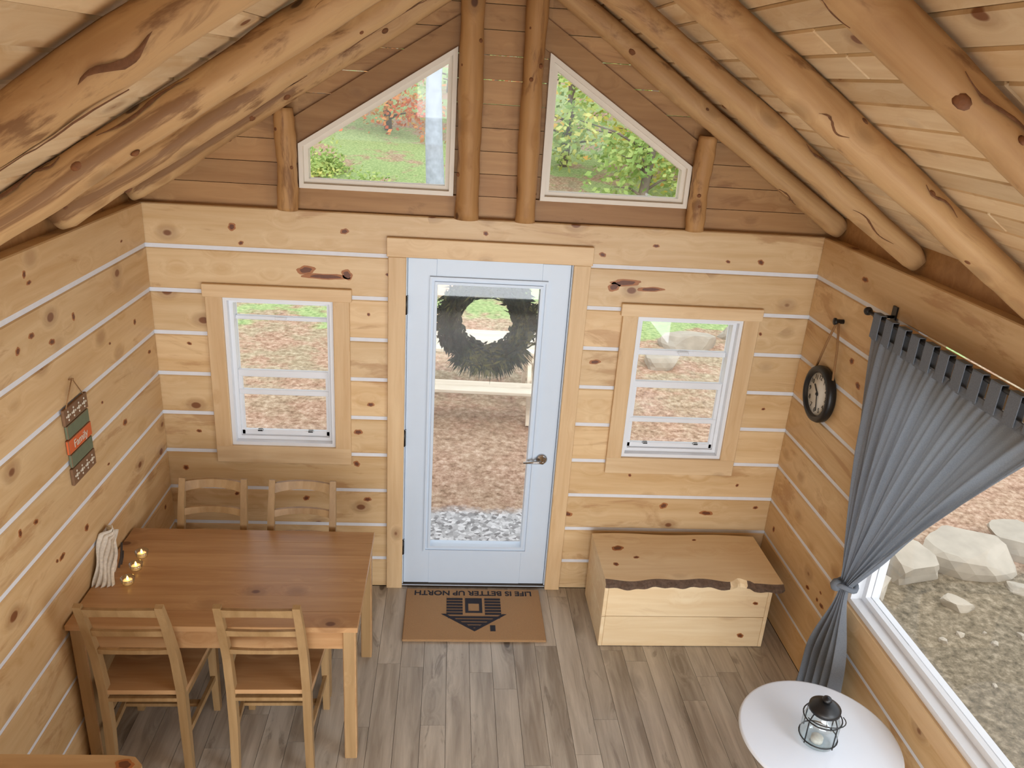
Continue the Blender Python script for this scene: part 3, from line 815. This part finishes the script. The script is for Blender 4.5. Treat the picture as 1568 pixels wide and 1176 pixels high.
# ------------------------------------------------------------------ outside
GZ=-.42
def gh(x,y):
    h=GZ
    d=max(0,y-9);h+=.0035*d*d+.06*d if d<22 else .0035*22*22+.06*22+.2*(d-22)
    h+=.05*noise.noise(Vector((x*.5,y*.5,0)))*(1 if y>1.5 or x>3.2 else .3)
    h+=.4*noise.noise(Vector((x*.09,y*.09,3)))*min(1,max(0,(y-6)/10))
    if x>3.4: h+= -.02*(x-3.4)
    return h
def groundmat():
    m,nt,b=newmat("outdoor_ground");L=nt.links
    tc=N(nt,"ShaderNodeTexCoord");sep=N(nt,"ShaderNodeSeparateXYZ");L.new(tc.outputs["Object"],sep.inputs[0])
    def noi(s,d=5,rg=.6):
        n=N(nt,"ShaderNodeTexNoise");n.inputs["Scale"].default_value=s;n.inputs["Detail"].default_value=d;n.inputs["Roughness"].default_value=rg;L.new(tc.outputs["Object"],n.inputs["Vector"]);return n
    nf=noi(16,7,.78);ng=noi(.6,4);nm=noi(2.2,6,.7)
    cr=N(nt,"ShaderNodeValToRGB");e=cr.color_ramp.elements
    e[0].position=.34;e[0].color=lin((122,90,70));e[1].position=.68;e[1].color=lin((220,194,172));q=e.new(.5);q.color=lin((180,146,122))
    L.new(nf.outputs["Fac"],cr.inputs[0])
    bs=N(nt,"ShaderNodeValToRGB");e=bs.color_ramp.elements
    e[0].position=.34;e[0].color=lin((124,108,84));e[1].position=.68;e[1].color=lin((210,196,168));q=e.new(.5);q.color=lin((172,154,126));L.new(nf.outputs["Fac"],bs.inputs[0])
    bm_=N(nt,"ShaderNodeMapRange");bm_.interpolation_type='SMOOTHSTEP';bm_.inputs["From Min"].default_value=.40;bm_.inputs["From Max"].default_value=.58;L.new(nm.outputs["Fac"],bm_.inputs["Value"])
    yf=N(nt,"ShaderNodeMapRange");yf.inputs["From Min"].default_value=3.0;yf.inputs["From Max"].default_value=4.8;yf.inputs["To Min"].default_value=.25;yf.inputs["To Max"].default_value=1.0;L.new(sep.outputs["Y"],yf.inputs["Value"])
    bf=N(nt,"ShaderNodeMath",operation='MULTIPLY');L.new(bm_.outputs[0],bf.inputs[0]);L.new(yf.outputs[0],bf.inputs[1])
    m0=N(nt,"ShaderNodeMix",data_type='RGBA');L.new(bf.outputs[0],m0.inputs["Factor"]);L.new(cr.outputs[0],m0.inputs["A"]);L.new(bs.outputs[0],m0.inputs["B"])
    gr=N(nt,"ShaderNodeValToRGB");e=gr.color_ramp.elements
    e[0].position=.35;e[0].color=lin((112,142,86));e[1].position=.65;e[1].color=lin((192,208,146));L.new(nf.outputs["Fac"],gr.inputs[0])
    mr=N(nt,"ShaderNodeMapRange");mr.inputs["From Min"].default_value=5.6;mr.inputs["From Max"].default_value=7.2;mr.inputs["To Min"].default_value=-.25;mr.inputs["To Max"].default_value=.03;L.new(sep.outputs["Y"],mr.inputs["Value"])
    ad=N(nt,"ShaderNodeMath",operation='ADD');L.new(ng.outputs["Fac"],ad.inputs[0]);L.new(mr.outputs[0],ad.inputs[1])
    st=N(nt,"ShaderNodeMapRange");st.interpolation_type='SMOOTHSTEP';st.inputs["From Min"].default_value=.46;st.inputs["From Max"].default_value=.54;L.new(ad.outputs[0],st.inputs["Value"])
    m1=N(nt,"ShaderNodeMix",data_type='RGBA');L.new(st.outputs[0],m1.inputs["Factor"]);L.new(m0.outputs["Result"],m1.inputs["A"]);L.new(gr.outputs[0],m1.inputs["B"])
    so=N(nt,"ShaderNodeValToRGB");e=so.color_ramp.elements
    e[0].position=.35;e[0].color=lin((88,80,66));e[1].position=.68;e[1].color=lin((176,162,140));q=e.new(.52);q.color=lin((134,122,102));L.new(nf.outputs["Fac"],so.inputs[0])
    fx=N(nt,"ShaderNodeMapRange");fx.inputs["From Min"].default_value=2.2;fx.inputs["From Max"].default_value=2.6;L.new(sep.outputs["X"],fx.inputs["Value"])
    fy=N(nt,"ShaderNodeMapRange");fy.inputs["From Min"].default_value=1.1;fy.inputs["From Max"].default_value=.8;L.new(sep.outputs["Y"],fy.inputs["Value"])
    fm=N(nt,"ShaderNodeMath",operation='MULTIPLY');L.new(fx.outputs[0],fm.inputs[0]);L.new(fy.outputs[0],fm.inputs[1])
    m2=N(nt,"ShaderNodeMix",data_type='RGBA');L.new(fm.outputs[0],m2.inputs["Factor"]);L.new(m1.outputs["Result"],m2.inputs["A"]);L.new(so.outputs[0],m2.inputs["B"])
    vo=N(nt,"ShaderNodeTexVoronoi");vo.inputs["Scale"].default_value=34;L.new(tc.outputs["Object"],vo.inputs["Vector"])
    sc=N(nt,"ShaderNodeSeparateColor");L.new(vo.outputs["Color"],sc.inputs[0])
    gv=N(nt,"ShaderNodeValToRGB");e=gv.color_ramp.elements;e[0].color=lin((128,126,126));e[1].color=lin((226,224,224));L.new(sc.outputs[0],gv.inputs[0])
    gy=N(nt,"ShaderNodeMapRange");gy.inputs["From Min"].default_value=1.88;gy.inputs["From Max"].default_value=1.76
    wob=N(nt,"ShaderNodeMath",operation='MULTIPLY_ADD');wob.inputs[1].default_value=.4;L.new(nm.outputs["Fac"],wob.inputs[0]);L.new(sep.outputs["Y"],wob.inputs[2])
    L.new(wob.outputs[0],gy.inputs["Value"])
    gx=N(nt,"ShaderNodeMapRange");gx.inputs["From Min"].default_value=2.6;gx.inputs["From Max"].default_value=2.4;L.new(sep.outputs["X"],gx.inputs["Value"])
    gm=N(nt,"ShaderNodeMath",operation='MULTIPLY');L.new(gy.outputs[0],gm.inputs[0]);L.new(gx.outputs[0],gm.inputs[1])
    m3=N(nt,"ShaderNodeMix",data_type='RGBA');L.new(gm.outputs[0],m3.inputs["Factor"]);L.new(m2.outputs["Result"],m3.inputs["A"]);L.new(gv.outputs[0],m3.inputs["B"])
    L.new(m3.outputs["Result"],b.inputs["Base Color"]);b.inputs["Roughness"].default_value=.95;b.inputs["Specular IOR Level"].default_value=.1
    bp=N(nt,"ShaderNodeBump");bp.inputs["Strength"].default_value=.5;bp.inputs["Distance"].default_value=.02;L.new(nf.outputs["Fac"],bp.inputs["Height"]);L.new(bp.outputs["Normal"],b.inputs["Normal"])
    return m
V=[];Fc=[]
xs=[-40+1.0*i for i in range(28)]+[-12+.4*i for i in range(70)]+[16+1.2*i for i in range(24)]
ys=[-14+.5*i for i in range(64)]+[18+1.2*i for i in range(30)]
for y in ys:
    for x in xs: V.append((x,y,gh(x,y)))
nx=len(xs)
for j in range(len(ys)-1):
    for i in range(nx-1):
        a=j*nx+i;Fc.append((a,a+1,a+nx+1,a+nx))
pymesh("ground",V,Fc,[groundmat()],True)

M_rock=plain("fieldstone",(178,168,152),.9,var=.35,scale=5,bump=.6)
def rock(x,y,s,seed,flat=.5):
    bm=bmesh.new();bmesh.ops.create_icosphere(bm,subdivisions=3,radius=1)
    rnd=random.Random(seed);o=Vector((rnd.random()*50,rnd.random()*50,0))
    pl=[(Vector((rnd.uniform(-1,1),rnd.uniform(-1,1),rnd.uniform(-.3,.5))).normalized(),rnd.uniform(.5,.78)) for _ in range(9)]+[(Vector((rnd.uniform(-.2,.2),rnd.uniform(-.2,.2),1)).normalized(),rnd.uniform(.4,.55))]
    for v in bm.verts:
        for _ in range(2):
            for n_,d_ in pl:
                k=v.co.dot(n_)
                if k>d_: v.co-=n_*(k-d_)
        v.co*=1+.06*noise.noise(v.co*2.5+o)
        v.co.x*=s*1.25;v.co.y*=s*.85;v.co.z*=s*flat*1.5
    me=D.meshes.new("boulder");bm.to_mesh(me);bm.free();me.materials.append(M_rock)
    ob=D.objects.new("boulder",me);scene.collection.objects.link(ob);ob.location=(x,y,gh(x,y)+s*flat*.35);ob.rotation_euler=(0,0,rnd.uniform(-.7,.7))
for i,(x,y,s) in enumerate([(3.38,.66,.20),(3.82,.86,.30),(4.42,1.04,.38),(5.05,1.12,.34),(5.7,1.25,.38),(6.4,1.45,.42),(3.97,.42,.11),(3.0,.65,.17),(7.2,1.8,.4),(4.6,.62,.10),(3.0,5.4,.3),(3.6,6.2,.36),(4.5,6.6,.35),(2.6,6.3,.22)]): rock(x,y,s,i+20)
# loose stones scattered over the side yard soil (one mesh)
bm=bmesh.new();rs=random.Random(31)
for k in range(110):
    x=rs.uniform(2.8,7);y=rs.uniform(-2.2,.2)
    s=rs.uniform(.010,.032)
    r=bmesh.ops.create_icosphere(bm,subdivisions=1,radius=s,matrix=Matrix.Translation((x,y,gh(x,y)+s*.2)))
    for v in r['verts']: v.co+=Vector((rs.uniform(-1,1),rs.uniform(-1,1),rs.uniform(-1,1)))*s*.25
me=D.meshes.new("loose_stones");bm.to_mesh(me);bm.free();me.materials.append(M_rock);scene.collection.objects.link(D.objects.new("loose_stones",me))

# picnic table outside
mb=MB();M_pic=wood("weathered_board",(236,224,204),(210,196,174),(150,130,110),axis=0,kprob=.3)
for k in range(5): mb.box(-1.2,1.2,-.36+k*.145,-.36+k*.145+.135,.70,.735,0,.004)
for s in (-1,1):
    for k in range(2): mb.box(-1.2,1.2,s*.66-.14+k*.145,s*.66-.005+k*.145,.43,.465,0,.004)
for x in (-.95,.35):
    mb.bar([(x,-.60,.02),(x,-.2,.70)],.04,.09);mb.bar([(x,.60,.02),(x,.2,.70)],.04,.09)
    mb.bar([(x+.04,-.78,.41),(x+.04,.78,.41)],.04,.09);mb.bar([(x+.04,-.34,.66),(x+.04,.34,.66)],.04,.08)
mb.obj("picnic_table",[M_pic],(.75,3.92,gh(.75,3.92)+.0),(0,0,-.04))

# trees
M_barkp=plain("pale_bark",(176,184,198),.9,var=.35,scale=9,bump=.6);M_barkd=plain("grey_bark",(130,118,108),.9,var=.35,scale=9,bump=.6)
LM=[leafmat("leaves_green",[(120,154,84),(156,184,104),(194,210,130),(216,206,120)],trans=.2,scale=.6),
    leafmat("leaves_yellow",[(136,164,84),(186,196,98),(226,210,108),(230,176,96)],trans=.2,scale=.6),
    leafmat("leaves_orange",[(170,176,104),(222,176,110),(228,136,90),(212,98,70)],trans=.2,scale=.6)]
def tree(x,y,h,r,mi,seed,bark,tr=.14,nl=2600,low=.25,ls=.11):
    rnd2=random.Random(seed);z0=gh(x,y)-.1
    root=empty("deciduous_tree",(x,y,z0))
    mb=MB();pts=[(0.05*math.sin(k*1.3+seed),.05*math.cos(k),h*.9*k/8) for k in range(9)]
    mb.tube(pts,[tr*(1-.75*k/8) for k in range(9)],12,0)
    cl=[]
    for k in range(22):
        t=rnd2.uniform(low,1.0);a=rnd2.random()*6.28;R_=r*(1-.55*abs(t-.5))*rnd2.uniform(.25,1)
        c=Vector((math.cos(a)*R_,math.sin(a)*R_,h*t));cl.append((c,rnd2.uniform(.5,1.)*r*.42))
        b0=Vector((0,0,h*t*.75));mb.tube([b0,(b0+c)/2+Vector((0,0,.1)),c],[tr*.3,tr*.18,tr*.06],6,0)
    mb.obj("trunk",[bark],parent=root)
    V=[];Fc=[]
    for k in range(nl):
        c,cr=rnd2.choice(cl);p=c+Vector((rnd2.gauss(0,.5),rnd2.gauss(0,.5),rnd2.gauss(0,.42)))*cr
        d=Vector((rnd2.uniform(-1,1),rnd2.uniform(-1,1),rnd2.uniform(-.8,.4))).normalized();u=d.orthogonal().normalized();s=ls*rnd2.uniform(.6,1.4)
        b=len(V);V.extend([tuple(p),tuple(p+d*s*.6+u*s*.45),tuple(p+d*s*1.3),tuple(p+d*s*.6-u*s*.45)]);Fc.append((b,b+1,b+2,b+3))
    pymesh("foliage",V,Fc,[LM[mi]],False,root)
tree(-.15,12.2,9,2.6,2,1,M_barkp,.21,1200,.62)
specs=[(-4.5,23,7,3.2,2),(-1.9,23,6,2.6,2),(1.0,22,7,2.8,0),(3.4,19,7,2.8,0),(5.6,18,6.5,2.8,1),(7.9,19,7,3.2,1),(10.5,18,8,3.2,0),(-8,25,8,3.5,0),(-12,23,8,3.5,1),(3,26,10,4,2),(0,29,10,4,2),(-5,32,10,4,0),(8,26,10,4.2,0),(14,26,10,4,2),(4.6,14.0,5.5,1.9,0),(7.4,14.5,6,2.3,1),(9.6,15,5.5,2.2,2),(18,22,9,4,0)]
for i,(x,y,h,r_,mi) in enumerate(specs): tree(x,y,h,r_,mi,i+40,M_barkd,.13,3000,.08,.12)
def shrub(x,y,s,mi,seed):
    rnd2=random.Random(seed);V=[];Fc=[];z0=gh(x,y)
    for k in range(700):
        p=Vector((rnd2.gauss(0,.5)*s,rnd2.gauss(0,.5)*s,abs(rnd2.gauss(0,.4))*s))
        d=Vector((rnd2.uniform(-1,1),rnd2.uniform(-1,1),rnd2.uniform(-.2,1))).normalized();u=d.orthogonal().normalized();q=.08*rnd2.uniform(.6,1.4)
        b=len(V);V.extend([tuple(p),tuple(p+d*q*.6+u*q*.4),tuple(p+d*q*1.3),tuple(p+d*q*.6-u*q*.4)]);Fc.append((b,b+1,b+2,b+3))
    pymesh("shrub",V,Fc,[LM[mi]],False,None,(x,y,z0))
rs=random.Random(5)
for i in range(14):
    x=rs.uniform(2,9) if i%3 else rs.uniform(-7,-1);y=rs.uniform(10.2,11.8) if i%3 else rs.uniform(15,18);shrub(x,y,rs.uniform(.4,.8),0,i)

# ------------------------------------------------------------------ light
w=D.worlds.new("overcast_sky");scene.world=w;w.use_nodes=True;nt=w.node_tree
bg=nt.nodes["Background"];bg.inputs[0].default_value=(.88,.94,1,1);bg.inputs[1].default_value=1.65
def area(name,loc,rot,sx,sy,e,c):
    l=D.lights.new(name,'AREA');l.shape='RECTANGLE';l.size=sx;l.size_y=sy;l.energy=e;l.color=c
    o=D.objects.new(name,l);scene.collection.objects.link(o);o.location=loc;o.rotation_euler=rot;return o
area("rear_fill_light",(.45,-6.0,1.0),(math.radians(90),0,0),3.0,1.6,140,(.91,.96,1))  # added fill lamp under the loft, brightens the room; no rear window is built
area("loft_fill_light",(.45,-6.3,2.75),(math.radians(90),0,0),1.4,.7,14,(.92,.97,1))  # small added fill above the loft floor for roof and gable
area("side_fill_light",(2.15,-3.0,1.4),(math.radians(90),0,math.radians(90)),1.6,1.1,36,(.86,.93,1))  # added fill just inside the right wall, out of view, boosts side daylight
sun=D.lights.new("hazy_sun",'SUN');sun.energy=1.5;sun.angle=math.radians(25);sun.color=(1,.97,.93)
so=D.objects.new("hazy_sun",sun);scene.collection.objects.link(so);so.rotation_euler=(math.radians(38),math.radians(20),0)

# ------------------------------------------------------------------ camera
cam=D.cameras.new("camera");cam.sensor_width=36;cam.lens=36*1204.1/1568;cam.clip_start=.02;cam.clip_end=200
co=D.objects.new("camera",cam);scene.collection.objects.link(co);co.location=(.2187,-4.0604,2.9403);co.rotation_euler=(1.1985,-.0627,-.0662)
scene.camera=co
